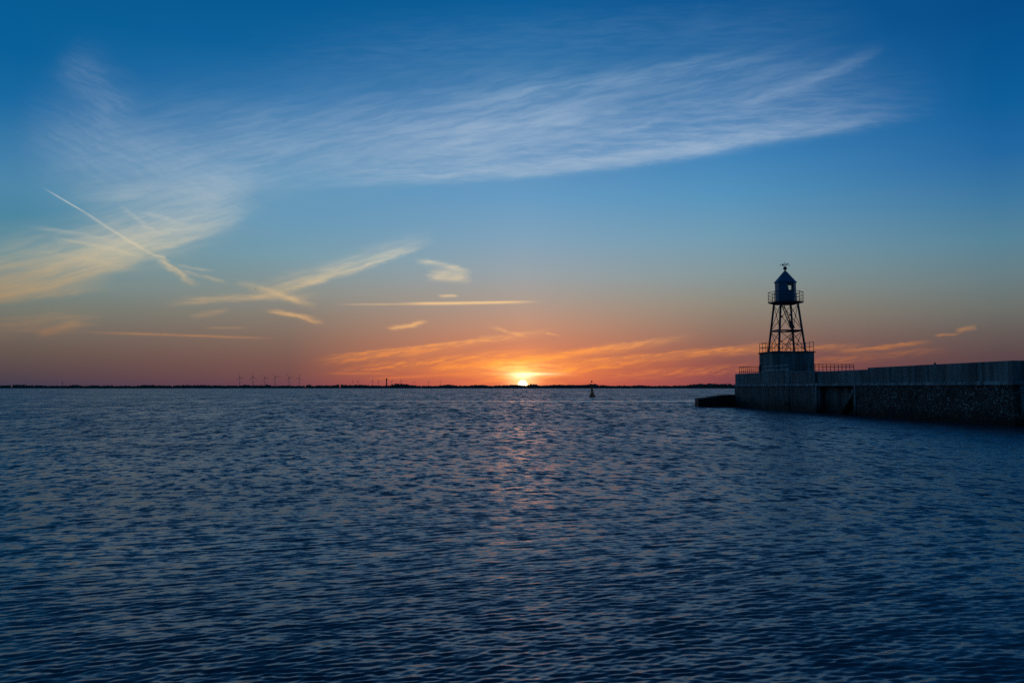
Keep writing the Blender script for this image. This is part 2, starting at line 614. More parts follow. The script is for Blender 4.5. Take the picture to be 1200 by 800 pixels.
def m_plain(name, col, rough=.6, metal=0.0):
    m, k, b = mat(name)
    p = k.node('ShaderNodeTexCoord').outputs['Object']
    c = k.mix(k.rng(k.noise(p, 2.5, 4, .6), .35, .65), tuple(v * .75 for v in col), tuple(v * 1.25 for v in col))
    k.put(b.inputs['Base Color'], c)
    b.inputs['Roughness'].default_value = rough
    b.inputs['Metallic'].default_value = metal
    return m


M_conc = m_concrete('weathered_concrete', (.22, .23, .22))
M_conc2 = m_concrete('pale_concrete', (.36, .38, .38), .7)
M_dark = m_concrete('dark_concrete', (.12, .13, .125))
M_rub = m_rubble('rubble_masonry', (.15, .145, .13))
M_weed = m_rubble('weeded_stone', (.05, .055, .05))
M_blue = m_paint('sea_blue_paint', (.04, .16, .27), .2, .45, .25)
M_steel = m_paint('dark_steel', (.04, .04, .055), .25, .5, .5)
M_roof = m_paint('roof_metal', (.03, .13, .25), .2, .4, .15)
M_galv = m_plain('galvanised_rail', (.38, .40, .42), .45, .4)
M_rail = m_plain('painted_rail', (.06, .06, .07), .5)
M_buoy = m_paint('orange_paint', (.90, .15, .02), .2, .5, .3)
M_buoyd = m_plain('dark_buoy_steel', (.04, .03, .03), .5)
M_tree = m_plain('dark_foliage', (.07, .10, .075), .9)
M_land = m_plain('dark_grass', (.08, .10, .07), .9)
M_turb = m_plain('turbine_white', (.35, .35, .36), .5)
M_chim = m_plain('chimney_concrete', (.10, .09, .09), .8)
M_bird = m_plain('dark_feathers', (.07, .07, .06), .8)
M_lens = m_plain('lens_brass', (.10, .08, .05), .35, .6)
mg, k, b = mat('window_glass')
b.inputs['Base Color'].default_value = (.9, .95, .95, 1)
b.inputs['Roughness'].default_value = .02
b.inputs['Transmission Weight'].default_value = 1
b.inputs['IOR'].default_value = 1.45
M_glass = mg


# ------------------------------------------------------------------ water
def build_water():
    r = [1.0]
    while r[-1] < 4.6: r.append(r[-1] * 1.02)
    while r[-1] < 420: r.append(r[-1] * (1 + .0025 + .0026 * min(1, max(0, math.log(r[-1] / 9) / 2.5))))
    n_dense = len(r)
    while r[-1] < 80000: r.append(r[-1] * 1.035)
    r = np.array(r)
    d_in = np.radians(np.arange(-43, 43.01, 0.115))
    d_out = np.radians(np.arange(46, 315, 3.0))
    a = np.concatenate([d_in, d_out])
    nr, na = len(r), len(a)
    X = (r[:, None] * np.sin(a)[None, :])
    Y = (r[:, None] * np.cos(a)[None, :])
    Z = np.zeros_like(X)
    var = np.zeros_like(X)
    nd = len(d_in)
    # slow patches of livelier and quieter water (cat's paws)
    pat = np.zeros_like(X)
    for i in range(16):
        lam = float(np.exp(rng.uniform(np.log(6), np.log(90))))
        th = rng.uniform(0, 2 * PI)
        k0 = 2 * PI / lam
        pat += np.sin(k0 * (math.cos(th) * .6 * X + math.sin(th) * Y) + rng.uniform(0, 6.28)) / 4.0
    pat = np.clip(1 + .16 * pat, .6, 1.4)
    # a smooth slick line across the water about 130 m out
    yl = 131 + 2.0 * np.sin(X / 31.0) - .03 * X
    slick = np.exp(-((Y - yl) / (4.0 + 1.8 * np.sin(X / 17.0))) ** 2) * np.clip((X + 62) / 30, 0, 1) * np.clip((60 - X) / 30, 0, 1)
    spacing = np.maximum(np.gradient(r), r * .0020)
    n = 170
    lams = np.exp(np.linspace(np.log(.05), np.log(6.0), n))
    tot = 0
    for i, lam in enumerate(lams):
        lam = lam * rng.uniform(.97, 1.03)
        spread = .30 if lam < .3 else .48
        th = math.radians(90 + 20) + rng.normal(0, spread)       # travel direction
        k0 = 2 * PI / lam
        # slope of each component: strongest for wavelengths of 0.2 to 1.5 m
        s = 0.044 * math.exp(-((math.log(lam) - math.log(.08)) / .45) ** 2)
        s2 = .023 * math.exp(-((math.log(lam) - math.log(.145)) / .95) ** 2)
        ratio = s2 / (s + s2)
        s = s + s2 + .0012
        # close in, under the quay, the longer waves are flatter
        shelter = 1 - ratio * .62 * np.clip(1 - np.log(r / 7.0) / 1.3, 0, 1)
        amp = s / k0
        wgt = np.clip((lam / spacing - 2.6) / 3.5, 0, 1)
        ph = rng.uniform(0, 6.28)
        rows = np.nonzero(wgt > 0)[0]
        if len(rows):
            m = min(rows[-1] + 1, n_dense)
            arg = k0 * (math.cos(th) * X[:m, :nd] + math.sin(th) * Y[:m, :nd]) + ph
            gm = .62 * k0 * 0.13
            arg += 1.1 * np.sin(gm * (math.cos(th + 1.2) * X[:m, :nd] + math.sin(th + 1.2) * Y[:m, :nd]) + ph * 3)
            q = np.sin(arg)
            q = q + .22 * np.cos(2 * arg + PI)             # crests sharper than troughs
            Z[:m, :nd] += (amp * wgt[:m] * shelter[:m])[:, None] * q
            full = np.zeros(nr); full[:m] = wgt[:m]
        else:
            full = np.zeros(nr)
        var += ((1 - full ** 2) * (s * shelter) ** 2 / 2)[:, None] * .18
        tot += s ** 2 / 2
    mod = pat * (1 - .75 * slick)
    Z *= mod
    var[:, nd:] = tot
    var = var * mod ** 2 + .0006
    print('water slope rms', math.sqrt(tot), nr, na)
    co = np.stack([X, Y, Z], -1).reshape(-1, 3).astype(np.float32)
    idx = np.arange(nr * na).reshape(nr, na)
    jn = (np.arange(na) + 1) % na
    A = idx[:-1, :].ravel(); Bx = idx[:-1][:, jn].ravel(); Cx = idx[1:][:, jn].ravel(); Dx = idx[1:, :].ravel()
    quads = np.stack([A, Dx, Cx, Bx], -1)
    me = bpy.data.meshes.new('water')
    nv, nq = len(co), len(quads)
    # a fan closes the middle
    co = np.concatenate([co, np.array([[0, 0, 0]], np.float32)])
    fan = np.stack([idx[0, :], idx[0, jn], np.full(na, nv)], -1)
    me.vertices.add(nv + 1)
    me.vertices.foreach_set('co', co.ravel())
    loops = np.concatenate([quads.ravel(), fan.ravel()]).astype(np.int32)
    me.loops.add(len(loops))
    me.loops.foreach_set('vertex_index', loops)
    me.polygons.add(nq + na)
    starts = np.concatenate([np.arange(nq) * 4, nq * 4 + np.arange(na) * 3]).astype(np.int32)
    me.polygons.foreach_set('loop_start', starts)
    me.polygons.foreach_set('use_smooth', np.ones(nq + na, bool))
    at_ = me.attributes.new('ripple', 'FLOAT', 'POINT')
    at_.data.foreach_set('value', np.concatenate([np.sqrt(np.sqrt(2 * var.ravel())), [.3]]).astype(np.float32))
    a2 = me.attributes.new('slick', 'FLOAT', 'POINT')
    a2.data.foreach_set('value', np.concatenate([slick.ravel(), [0]]).astype(np.float32))
    me.update()
    me.validate()
    m, k, b = mat('sea_water')
    rp = k.node('ShaderNodeAttribute', attribute_name='ripple').outputs['Fac']
    p = k.node('ShaderNodeNewGeometry').outputs['Position']
    # short ripples finer than the mesh, steeper with the patches
    mp = k.node('ShaderNodeMapping')
    mp.inputs['Rotation'].default_value = (0, 0, -math.radians(18))
    k.put(mp.inputs[0], p)
    pr = mp.outputs[0]
    c1 = k.noise(k.v('MULTIPLY', pr, (6.5, 17.0, 1)), 1.0, 3, .6, out=1)
    c2 = k.noise(k.v('MULTIPLY', pr, (3.2, 8.0, 1)), 1.0, 3, .6, out=1)
    c4 = k.noise(k.v('MULTIPLY', pr, (1.5, 3.4, 1)), 1.0, 3, .6, out=1)
    # farther out the eye only meets whole groups of crests, long in the line of sight
    dist = k.v('LENGTH', p)
    d1 = k.noise(k.v('MULTIPLY', pr, (4.2, 2.4, 1)), 1.0, 3, .6, out=1)
    d2 = k.noise(k.v('MULTIPLY', p, (2.0, .75, 1)), 1.0, 3, .6, out=1)
    d3 = k.noise(k.v('MULTIPLY', p, (.95, .16, 1)), 1.0, 3, .6, out=1)
    d4 = k.noise(k.v('MULTIPLY', p, (.32, .028, 1)), 1.0, 3, .6, out=1)

    def grp(c, s, r0, r1):
        return k.v('SCALE', k.v('MULTIPLY', k.v('SUBTRACT', c, (.5, .5, .5)), (s * .5, s, 0)), scale=k.rng(dist, r0, r1))
    far_ = k.v('ADD', k.v('ADD', grp(d1, 1.0, 8, 18), grp(d2, 1.15, 16, 40)), k.v('ADD', grp(d3, 1.2, 35, 90), grp(d4, .9, 100, 300)))
    c3 = k.noise(k.v('MULTIPLY', p, (.05, .10, 1)), 1.0, 4, .65, out=1)

    def cen(c, s):
        return k.v('MULTIPLY', k.v('SUBTRACT', c, (.5, .5, .5)), (s * .7, s, 0))
    sl_ = k.v('ADD', k.v('ADD', cen(c1, .52), cen(c2, .50)), k.v('ADD', cen(c4, .42), k.v('ADD', far_, k.v('ADD', cen(c3, .05), k.v('SCALE', (0.0, -0.15, 0.0), scale=k.rng(dist, 2, 60, .38, 1.05))))))
    sk = k.node('ShaderNodeAttribute', attribute_name='slick').outputs['Fac']
    sl_ = k.v('SCALE', sl_, scale=k.m('MULTIPLY_ADD', sk, -.75, 1.0))
    geo = k.node('ShaderNodeNewGeometry').outputs['Normal']
    k.put(b.inputs['Normal'], k.v('NORMALIZE', k.v('ADD', geo, sl_)))
    rr = k.m('MULTIPLY', rp, k.rng(c3,   .35, .65, .62, .86))
    k.put(b.inputs['Roughness'], rr)
    b.inputs['Base Color'].default_value = (.013, .046, .072, 1)
    b.inputs['IOR'].default_value = 1.55
    me.materials.append(m)
    o = bpy.data.objects.new('water', me)
    C.objects.link(o)
    tag(o, kind='structure')
    return o


build_water()

# ------------------------------------------------------------------ far shore
def bump_profile(px):
    """extra height of the tree line in photograph pixels"""
    v = 0
    for c, w, hh in ((284, 7, 1.3), (312, 3, 1.1), (360, 2.5, 1.2), (220, 12, .5), (398, 8, .7), (416, 10, .9), (464, 9, .9), (471, 9, 1.6), (524, 8, .9),
                     (560, 12, .9), (600, 14, .7), (625, 5, 1.6), (650, 10, .7), (675, 14, .6), (697, 9, 1.6), (830, 22, 1.5), (860, 25, 1.4),
                     (82, 4, .8), (60, 5, .5), (8, 9, .5), (165, 3, .6), (20, 10, .5)):
        v += hh * math.exp(-((px - c) / w) ** 2)
    return v


YS = 3000.0
bm = B()
seg = []
for i in range(-60, 61):
    x = i * 220.0
    seg.append((x, YS + 25 * math.sin(i * .7), 1.9 + .4 * math.sin(i * 1.3)))
rows = []
for (x, y, hh) in seg:
    rows.append([bm.verts.new((x, y - 40, -1.5)), bm.verts.new((x, y - 8, hh)), bm.verts.new((x, y + 4, hh)), bm.verts.new((x, y + 60, .9)), bm.verts.new((x, y + 9000, .9)), bm.verts.new((x, y + 9010, -1.5))])
for a_, b_ in zip(rows, rows[1:]):
    for j in range(5): bm.faces.new((a_[j], b_[j], b_[j + 1], a_[j + 1]))
tag(obj('far_shore', bm, M_land), kind='structure')

bm = B()
ico = B()
bmesh.ops.create_icosphere(ico, subdivisions=2, radius=1.0)
iv = [v.co.copy() for v in ico.verts]
ifc = [[v.index for v in f.verts] for f in ico.faces]
ico.free()


def tree_blob(bm, x, y, z, rx, ry, rz, jag=.22):
    vs_ = [bm.verts.new((x + c.x * rx * random.uniform(1 - jag, 1 + jag), y + c.y * ry, z + c.z * rz * random.uniform(1 - jag, 1 + jag))) for c in iv]
    for f in ifc: bm.faces.new([vs_[i] for i in f])


x = -2550.0
while x < 2550:
    px = 600 + FOC * x / YS
    big = math.sin(x / 116.0) * .5 + math.sin(x / 37.0 + 1) * .5
    hpx = 2.6 + .32 * big + .22 * math.sin(x / 13.0 + 2 * math.sin(x / 61.0)) + random.uniform(-.14, .14) + bump_profile(px)
    H = hpx * YS / FOC + EYE
    H = max(3.5, H)
    w = random.choice((3.5, 5, 7, 10))
    tree_blob(bm, x, YS + 20 + random.uniform(0, 30), H * .36, w, w, H * .66)
    if random.random() < .22:
        tree_blob(bm, x + random.uniform(-3, 3), YS + 52, H * .6, 2, 2, H * .60)
    x += random.uniform(3.0, 5.6)
tl = obj('far_treeline', bm, M_tree)
tag(tl, 'dark band of trees and hedges along the low far shore under the sunset', 'trees', kind='stuff')


# ------------------------------------------------------------------ wind turbines
def make_turbine():
    t = empty('wind_turbine')
    bm = B(); bar(bm, (0, 0, 0), (0, 0, 98), 2.4, 1.4, 12); obj('tower', bm, M_turb, t, True)
    bm = B(); box(bm, -2.4, 2.4, -6, 9, 97.5, 102.5, .8); obj('nacelle', bm, M_turb, t)
    bm = B(); lathe(bm, [(0, -2.6), (1.6, -2.0), (2.4, 0), (2.4, 2.2)], 12)
    bmesh.ops.rotate(bm, verts=bm.verts[:], cent=(0, 0, 0), matrix=Matrix.Rotation(PI / 2, 3, 'X'))
    bmesh.ops.rotate(bm, verts=bm.verts[:], cent=(0, 0, 0), matrix=Matrix.Rotation(PI, 3, 'Z'))
    hub = obj('rotor_hub', bm, M_turb, t, True, (0, -8.2, 100))
    for i in range(3):
        bm = B()
        secs = [(1.5, .9, .9), (8, 1.7, .5), (20, 1.3, .36), (36, .8, .22), (46, .3, .1)]
        prev = None
        for (zz, cw, th) in secs:
            ring = [bm.verts.new((sx * cw * (1.35 if sx > 0 else .65), sy * th, zz)) for sx, sy in ((-1, 0), (0, -1), (1, 0), (0, 1))]
            if prev:
                for q in range(4): bm.faces.new((prev[q], prev[(q + 1) % 4], ring[(q + 1) % 4], ring[q]))
            else: bm.faces.new(ring[::-1])
            prev = ring
        bm.faces.new(prev)
        bl_ = obj('blade', bm, M_turb, hub)
        bl_.rotation_euler = (0, 2 * PI * i / 3, 0)
    return t


ordn = ['first', 'second', 'third', 'fourth', 'fifth', 'sixth', 'seventh', 'eighth', 'ninth', 'tenth']
left = [(281, 442.0), (296.5, 441.6), (310.5, 442.6), (322.5, 441.8), (339, 442.2), (350.5, 442.8)]
right = [(413.5, 447.0), (419.5, 446.2), (436.5, 446.0), (443.5, 446.6), (459, 446.6), (470, 446.0), (485.5, 448.0), (502.5, 447.4), (516, 447.2)]
proto = make_turbine()
used = False
for grp, lst, Yd in (('left', left, 9400.0), ('right', right, 11500.0)):
    for i, (px, py) in enumerate(lst):
        t = copy_tree(proto) if used else proto
        used = True
        Yk = Yd + random.uniform(-250, 250)
        top = at(px, py, Yk)
        s = (top.z - 1.0) / 100.0
        t.location = (top.x, Yk, 1.0)
        t.scale = (s, s, s)
        t.rotation_euler = (0, 0, random.uniform(-.35, .35) + .15)
        hub = [c for c in t.children if c.name.startswith('rotor_hub')][0]
        hub.rotation_euler = (0, random.uniform(0, 2.0), 0)
        if grp == 'left':
            lb = '%s from left of the six taller wind turbines on the far shore' % ordn[i]
        elif px < 453:
            lb = '%s from the left of the four faint wind turbines left of the dark chimney' % ordn[i]
        else:
            lb = '%s from the left of the five faint wind turbines between chimney and sun' % ordn[i - 4]
        tag(t, lb, 'wind turbine', 'wind turbines on the far shore')

# chimney and mast
ch = empty('chimney', (at(453, 450, 9000).x, 9000, 1))
hc = at(453, 443, 9000).z - 1
bm = B(); lathe(bm, [(8.5, 0), (6.6, hc * .55), (6.0, hc * .72)], 16); obj('shaft', bm, M_chim, ch, True)
bm = B(); lathe(bm, [(6.2, hc * .72), (7.6, hc * .74), (7.6, hc * .97), (6.4, hc)], 16); obj('top', bm, M_chim, ch, True)
tag(ch, 'tall dark chimney tower with thicker top rising from the far shore', 'chimney')
ms = empty('radio_mast', (at(73, 450, 9000).x, 9000, 1))
hm = at(73, 445.8, 9000).z - 1
bm = B(); bar(bm, (0, 0, 0), (0, 0, hm), 3.0, 1.2, 8); obj('mast', bm, M_chim, ms)
bm = B(); box(bm, -3.6, 3.6, -3, 3, hm * .74, hm * .80, .4); obj('platform', bm, M_chim, ms)
tag(ms, 'lone thin mast on the far shore near the left edge', 'mast')

# ------------------------------------------------------------------ pier
# local frame of the pier: s runs along it away from the camera, t to the right of its west face
PA = -math.atan(0.06)
ORG = Vector((28.6, 44.6, 0))


def sY(px):
    """distance along the pier where its west face meets column px"""
    a = (px - 600) / FOC / math.cos(PITCH)
    Yv = (28.6 + .06 * 44.6) / (a + .06)
    return (Yv - 44.6) / math.cos(-PA)


pier = empty('pier', ORG, -PA)          # local +Y runs along the pier, +X to the right
TOP, MID, RTOP = 3.80, 3.63, 3.77
s_end, s924, s953, s956, s998, s1003, s1015, s1185 = [sY(v) for v in (860, 924, 952.5, 956, 998, 1003, 1015, 1185.5)]
WID = 10.5
# masonry below the ledge
bm = B()
box(bm, 0, WID, s924 + .18, s_end, -2, 2.36)
box(bm, 0, WID, s956, s924 - .18, -2, 2.36)
box(bm, .75, WID, s998, s956, -2, 2.36)
box(bm, .35, WID, s924 - .18, s924 + .18, -2, 2.36)
obj('wall', bm, M_dark, pier)
bm = B()
box(bm, 0, WID, s1185, s998, -2, 2.36)
obj('masonry_wall', bm, M_rub, pier)
bm = B()
box(bm, 2.6, WID, -60, s1185, -2, 2.36)
obj('masonry_wall', bm, M_rub, pier)
# ledge course
bm = B()
box(bm, -.10, 1.0, s924 + .16, s_end + .12, 2.36, 2.60, .02)
box(bm, -.10, 1.0, s1185 - .1, s924 - .16, 2.36, 2.60, .02)
obj('ledge', bm, M_conc2, pier)
for q_ in ((1.0, WID + .1, s1185 - .1, s1185 + .9, 2.36, 2.598, .02), (1.0, WID, s_end - .9, s_end + .12, 2.362, 2.597, .02)):
    obj('ledge', box(B(), *q_), M_conc2, pier)
# concrete parapet in its three differing lengths
bm = B()
box(bm, .06, WID - .2, s924 + .16, s_end - .05, 2.60, TOP, .04)
obj('parapet', bm, M_conc, pier)
bm = B()
box(bm, .06, WID - .2, s953, s924 - .16, 2.60, MID, .04)
obj('parapet', bm, M_conc, pier)
bm = B()
box(bm, .30, WID - .2, s1015, s953 - .004, 2.60, MID + .01, .04)
obj('parapet', bm, M_conc, pier)
L0 = s1015
nseg = 5
edges = [s1185 + (s1015 - s1185) * i / nseg for i in range(nseg + 1)]
for i in range(nseg):
    bm = B()
    box(bm, .05, WID - .2, edges[i] + .012, edges[i + 1] - .012, 2.60, RTOP + random.uniform(-.012, .012), .03)
    obj('parapet', bm, M_conc, pier)
bm = B()
box(bm, 2.7, WID - .2, -60, s1185 - .01, 2.60, RTOP, .04)
obj('parapet', bm, M_conc, pier)
# pale kerb along the top of the head, in front of the lighthouse
for q_ in ((s924 + .2, sY(889)), (sY(948), s924 - .2)):
    bm = B(); box(bm, .03, .42, q_[0], q_[1], (TOP if q_[0] > s924 else MID) + .002, (TOP if q_[0] > s924 else MID) + .10, .015)
    obj('kerb', bm, M_conc2, pier)
# recess lining, pilasters and stair in the recess
for (c, w_, pr) in ((s956 + .12, .26, .07), (s998 - .40, .16, .07), (s924 + .55, .10, .03), (s924 - .50, .10, .03)):
    bm = B(); box(bm, -pr, .3, c - w_ / 2, c + w_ / 2, -.4 if pr > .05 else -1, 2.355, .02)
    obj('pilaster', bm, M_conc2 if pr > .05 else M_conc, pier)
bm = B()
ns = 13
for i in range(ns):
    s0 = s998 + .1 + (s956 - s998 - 2.6) * .0 + i * .22
    zt = 2.3 - i * .185
    box(bm, .22, .74, s0, s0 + .24, zt - .26, zt)
obj('stair', bm, M_conc, pier)
# lighter panel of three blocks on the face turned to us at the right edge
bm = B()
for i in range(4):
    box(bm, .42, 1.9, s1185 - .06, s1185 + .2, .62 + i * .43, .62 + i * .43 + .415, .015)
obj('block_panel', bm, M_conc2, pier)
bm = B(); lathe(bm, [(.09, 0), (.09, .02), (.05, .03), (.05, .07), (.08, .09), (.08, .11), (0, .12)], 12)
ck = obj('mooring_knob', bm, M_steel, pier, True, (.35, sY(1089), RTOP + .005))
tag(pier, 'long stone and concrete pier with stair recess running out to the lighthouse', 'pier')

# low weeded apron at the pier's head
ap = empty('breakwater_toe', (0, 0, 0))
a0 = at(818.5, 470, 91.5)
bm = B()
def prism(bm, pts, y0, y1, fx=lambda x, y: x):
    f = [bm.verts.new((x, y0, z)) for x, z in pts]
    q = [bm.verts.new((x + 1.2, y1, z)) for x, z in pts]
    bm.faces.new(f); bm.faces.new(q[::-1])
    for i in range(len(pts)):
        j = (i + 1) % len(pts)
        bm.faces.new((f[j], f[i], q[i], q[j]))
YA = 92.0
zl = at(818.5, 467.2, YA).z; zr = at(859, 462.6, YA).z
x0 = at(818.5, 470, YA).x; x1 = at(862, 470, YA).x
prism(bm, [(x0 - .15, -2), (x1 + .6, -2), (x1 + .6, zr), (x1 - 1.4, zr - .04), (x0 + 1.1, zl + .10), (x0 + .02, zl)], YA, YA + 7)
bmesh.ops.recalc_face_normals(bm, faces=bm.faces[:])
ap_m = obj('stone_body', bm, M_weed, ap)
bm = B()
for i in range(60):
    tt = random.random()
    xx = x0 + (x1 - x0) * tt
    r_ = random.uniform(.12, .3)
    c_ = Vector((xx, YA - .05 + random.uniform(-.1, .15), random.uniform(-.1, .15)))
    vs_ = [bm.verts.new(c_ + Vector((c.x * r_ * random.uniform(.8, 1.2), c.y * r_, c.z * r_ * .7 * random.uniform(.8, 1.2)))) for c in iv]
    for f in ifc: bm.faces.new([vs_[q] for q in f])
bo = obj('loose_stones', bm, M_weed, ap)
bo['kind'] = 'stuff'
tag(ap, 'low dark weedy stone apron sloping into the water at the pier head', 'breakwater')


def railing(name, pts, hgt, posts, material, rails=(1.0, .5), label='', group=None, r=.028, extra=None):
    """posts as parts, the rails between them as parts"""
    base = Vector(pts[0])
    t = empty(name, base)
    P = [Vector(p) - base for p in pts]
    for a_, b_, n_ in zip(P, P[1:], posts):
        for i in range(n_ + 1):
            if i == 0 and a_ is not P[0]: continue
            q = a_.lerp(b_, i / n_)
            bm = B(); bar(bm, q, q + Vector((0, 0, hgt)), r * 1.15, seg=8)
            bar(bm, q, q + Vector((0, 0, .02)), r * 2.4, seg=8)
            obj('post', bm, material, t)
    for rz_ in rails:
        bm = B()
        for a_, b_ in zip(P, P[1:]):
            bar(bm, a_ + Vector((0, 0, hgt * rz_)), b_ + Vector((0, 0, hgt * rz_)), r, seg=8)
        obj('rail', bm, material, t)
    tag(t, label, 'railing', group)
    return t


def pl(s, t, z):
    v = Matrix.Rotation(-PA, 3, 'Z') @ Vector((t, s, z))
    return ORG + v


# left railing at the head, on the deck
sb = 39.5
hgt = .80
pa, pb = at(866.5, 437, 91.0), at(889.6, 437, 91.0)
pa.z = pb.z = TOP + .001
railing('railing', [tuple(pa), tuple(pb)], .80, [10], M_rail, (1.0, .30), 'dark railing with close posts at the outer tip of the pier head', 'railings on the pier deck')
# pale railing along the west edge in front of the base
pa, pb = pl(sY(889.5) - .2, .28, TOP + .001), pl(s924 + .9, .28, TOP + .001)
railing('railing', [tuple(pa), tuple(pb)], .62, [4], M_galv, (1.0, .35), 'pale railing left of the gap, in front of the lighthouse base', 'railings on the pier deck')
# crosswise railing running right from the gap
sc_ = s924 - 1.6
pa = pl(sc_, .35, MID + .001)
aR, _ = plane_xy(1000.5, 430)
# the point of the crosswise line seen in column 1000
best = min((abs((pl(sc_, tt / 50, 0).x / pl(sc_, tt / 50, 0).y) - aR), tt / 50) for tt in range(0, 600))[1]
pb = pl(sc_, min(best, WID - .4), MID + .001)
railing('railing', [tuple(pa), tuple(pb)], .78, [14], M_rail, (1.0, .72), 'long thin railing crossing the deck right of the lighthouse base', 'railings on the pier deck')

# ------------------------------------------------------------------ lighthouse
YB = 84.0
cx0 = at(906.3, 430, YB)
lh = empty('lighthouse', (cx0.x, YB, TOP), -PA)         # origin: near left corner of the base block
BW, BD = 4.45, 4.0
BH = at(906, 411.3, YB).z - TOP
bm = B()
box(bm, 0, BW, 0, BD, -.3, BH - .14, .03)
blk = obj('base_block', bm, M_conc, lh)
bm = B(); box(bm, -.10, BW + .10, -.10, BD + .10, BH - .14, BH, .02)
obj('cap_slab', bm, M_dark, blk)
bm = B(); box(bm, -.16, -.001, BD - .5, BD - .1, .05, .75, .03); box(bm, -.12, -.001, BD - .42, BD - .18, .75, .95, .03)
obj('cable_box', bm, M_steel, blk)
# railing on the cap
rr_ = []
for (a_, b_, n_) in (((.05, .35), (.05, BD - .05), 4), ((.05, BD - .05), (BW - .05, BD - .05), 5), ((BW - .05, BD - .05), (BW - .05, .02), 4)):
    a_, b_ = Vector((*a_, BH)), Vector((*b_, BH))
    for i in range(n_ + 1):
        if i == 0 and rr_: continue
        q = a_.lerp(b_, i / n_)
        bm = B(); bar(bm, q, q + Vector((0, 0, 1.0)), .030, seg=8)
        obj('railing_post', bm, M_rail, blk)
    rr_.append((a_, b_))
for rz_ in (1.0, .5):
    bm = B()
    for a_, b_ in rr_: bar(bm, a_ + Vector((0, 0, rz_)), b_ + Vector((0, 0, rz_)), .026, seg=8)
    obj('rail', bm, M_rail, blk)

# the four battered legs
TC = Vector((2.28, 1.95))
HB, HT = 1.45, .93
zb = BH
gz = at(920.5, 354.6, YB + 2).z - TOP              # gallery floor
mz = at(920.5, 387.6, YB + 2).z - TOP              # middle ring


def leg_at(sx, sy, z):
    f = (z - zb) / (gz - zb)
    s_ = HB + (HT - HB) * f
    return Vector((TC.x + sx * s_, TC.y + sy * s_, z))


corners = [(-1, -1), (1, -1), (1, 1), (-1, 1)]
for sx, sy in corners:
    bm = B()
    a_, b_ = leg_at(sx, sy, zb + .02), leg_at(sx, sy, gz - .06)
    angle_bar(bm, a_, b_, .17, .17)
    L = obj('leg', bm, M_steel, lh)
    bm = B(); box(bm, a_.x - .2, a_.x + .2, a_.y - .2, a_.y + .2, zb + .001, zb + .06, .01)
    obj('foot_plate', bm, M_steel, L)
for zr_, th in ((mz, .22), (gz - .14, .14)):
    bm = B()
    for i in range(4):
        a_, b_ = leg_at(*corners[i], zr_), leg_at(*corners[(i + 1) % 4], zr_)
        angle_bar(bm, a_, b_, th * (.55 if i % 2 else 1), th * (1 if i % 2 else .55))
    obj('ring_beam', bm, M_steel, lh)
for i in range(4):
    c0, c1 = corners[i], corners[(i + 1) % 4]
    for z0, z1 in ((zb + .12, mz - .1), (mz + .1, gz - .2)):
        for p_, q_, o_ in ((c0, c1, .012), (c1, c0, -.012)):
            a_, b_ = leg_at(*p_, z0), leg_at(*q_, z1)
            off = Vector((c0[0] + c1[0], c0[1] + c1[1], 0)) * .5 * o_
            bm = B(); bar(bm, a_ + off, b_ + off, .030, seg=6)
            obj('brace', bm, M_steel, lh)
        a_, b_ = leg_at(*c0, z0), leg_at(*c1, z1); c_, d_ = leg_at(*c1, z0), leg_at(*c0, z1)
        w0_ = (b_ - a_); w1_ = (d_ - c_)
        # where the two diagonals cross
        fz = (c_ - a_).length / ((c_ - a_).length + (d_ - b_).length)
        m_ = a_.lerp(b_, fz)
        bm = B(); bar(bm, m_ - Vector((.10 * (c0[1] != c1[1]), .10 * (c0[0] != c1[0]) , 0)) * .3, m_ + Vector((.10 * (c0[1] != c1[1]), .10 * (c0[0] != c1[0]), 0)) * .3, .10, seg=8)
        obj('gusset_plate', bm, M_steel, lh)


def ladder(bm, a, b, w, n_, r=.028):
    a, b = Vector(a), Vector(b)
    wv = Vector((0, w / 2, 0))
    angle_bar(bm, a - wv, b - wv, .10, .045)
    angle_bar(bm, a + wv, b + wv, .10, .045)
    for i in range(1, n_):
        q = a.lerp(b, i / n_)
        M = Matrix.Translation(q) @ Matrix.Diagonal((.16, w, .03, 1))
        bmesh.ops.create_cube(bm, size=1.0, matrix=M)


bm = B(); ladder(bm, (TC.x + .75, TC.y + .1, mz + .12), (TC.x - .45, TC.y - .1, gz - .05), .55, 14)
obj('stair', bm, M_steel, lh)
bm = B(); ladder(bm, (TC.x + .2, TC.y + .9, zb + .02), (TC.x + 1.05, TC.y + .7, mz), .5, 10)
obj('stair', bm, M_steel, lh)
bm = B(); box(bm, TC.x + .35, TC.x + 1.12, TC.y - .2, TC.y + 1.1, mz + .02, mz + .07)
v0 = bm.verts.new
pts = [(TC.x + .55, mz + .42), (TC.x + 1.10, mz + .36), (TC.x + .50, mz + 1.25)]
f = [bm.verts.new((x_, TC.y + .2, z_)) for x_, z_ in pts]; q = [bm.verts.new((x_, TC.y + .5, z_)) for x_, z_ in pts]
bm.faces.new(f); bm.faces.new(q[::-1])
for i in range(3): bm.faces.new((f[i], q[i], q[(i + 1) % 3], f[(i + 1) % 3]))
bmesh.ops.recalc_face_normals(bm, faces=bm.faces[:])
obj('landing', bm, M_steel, lh)

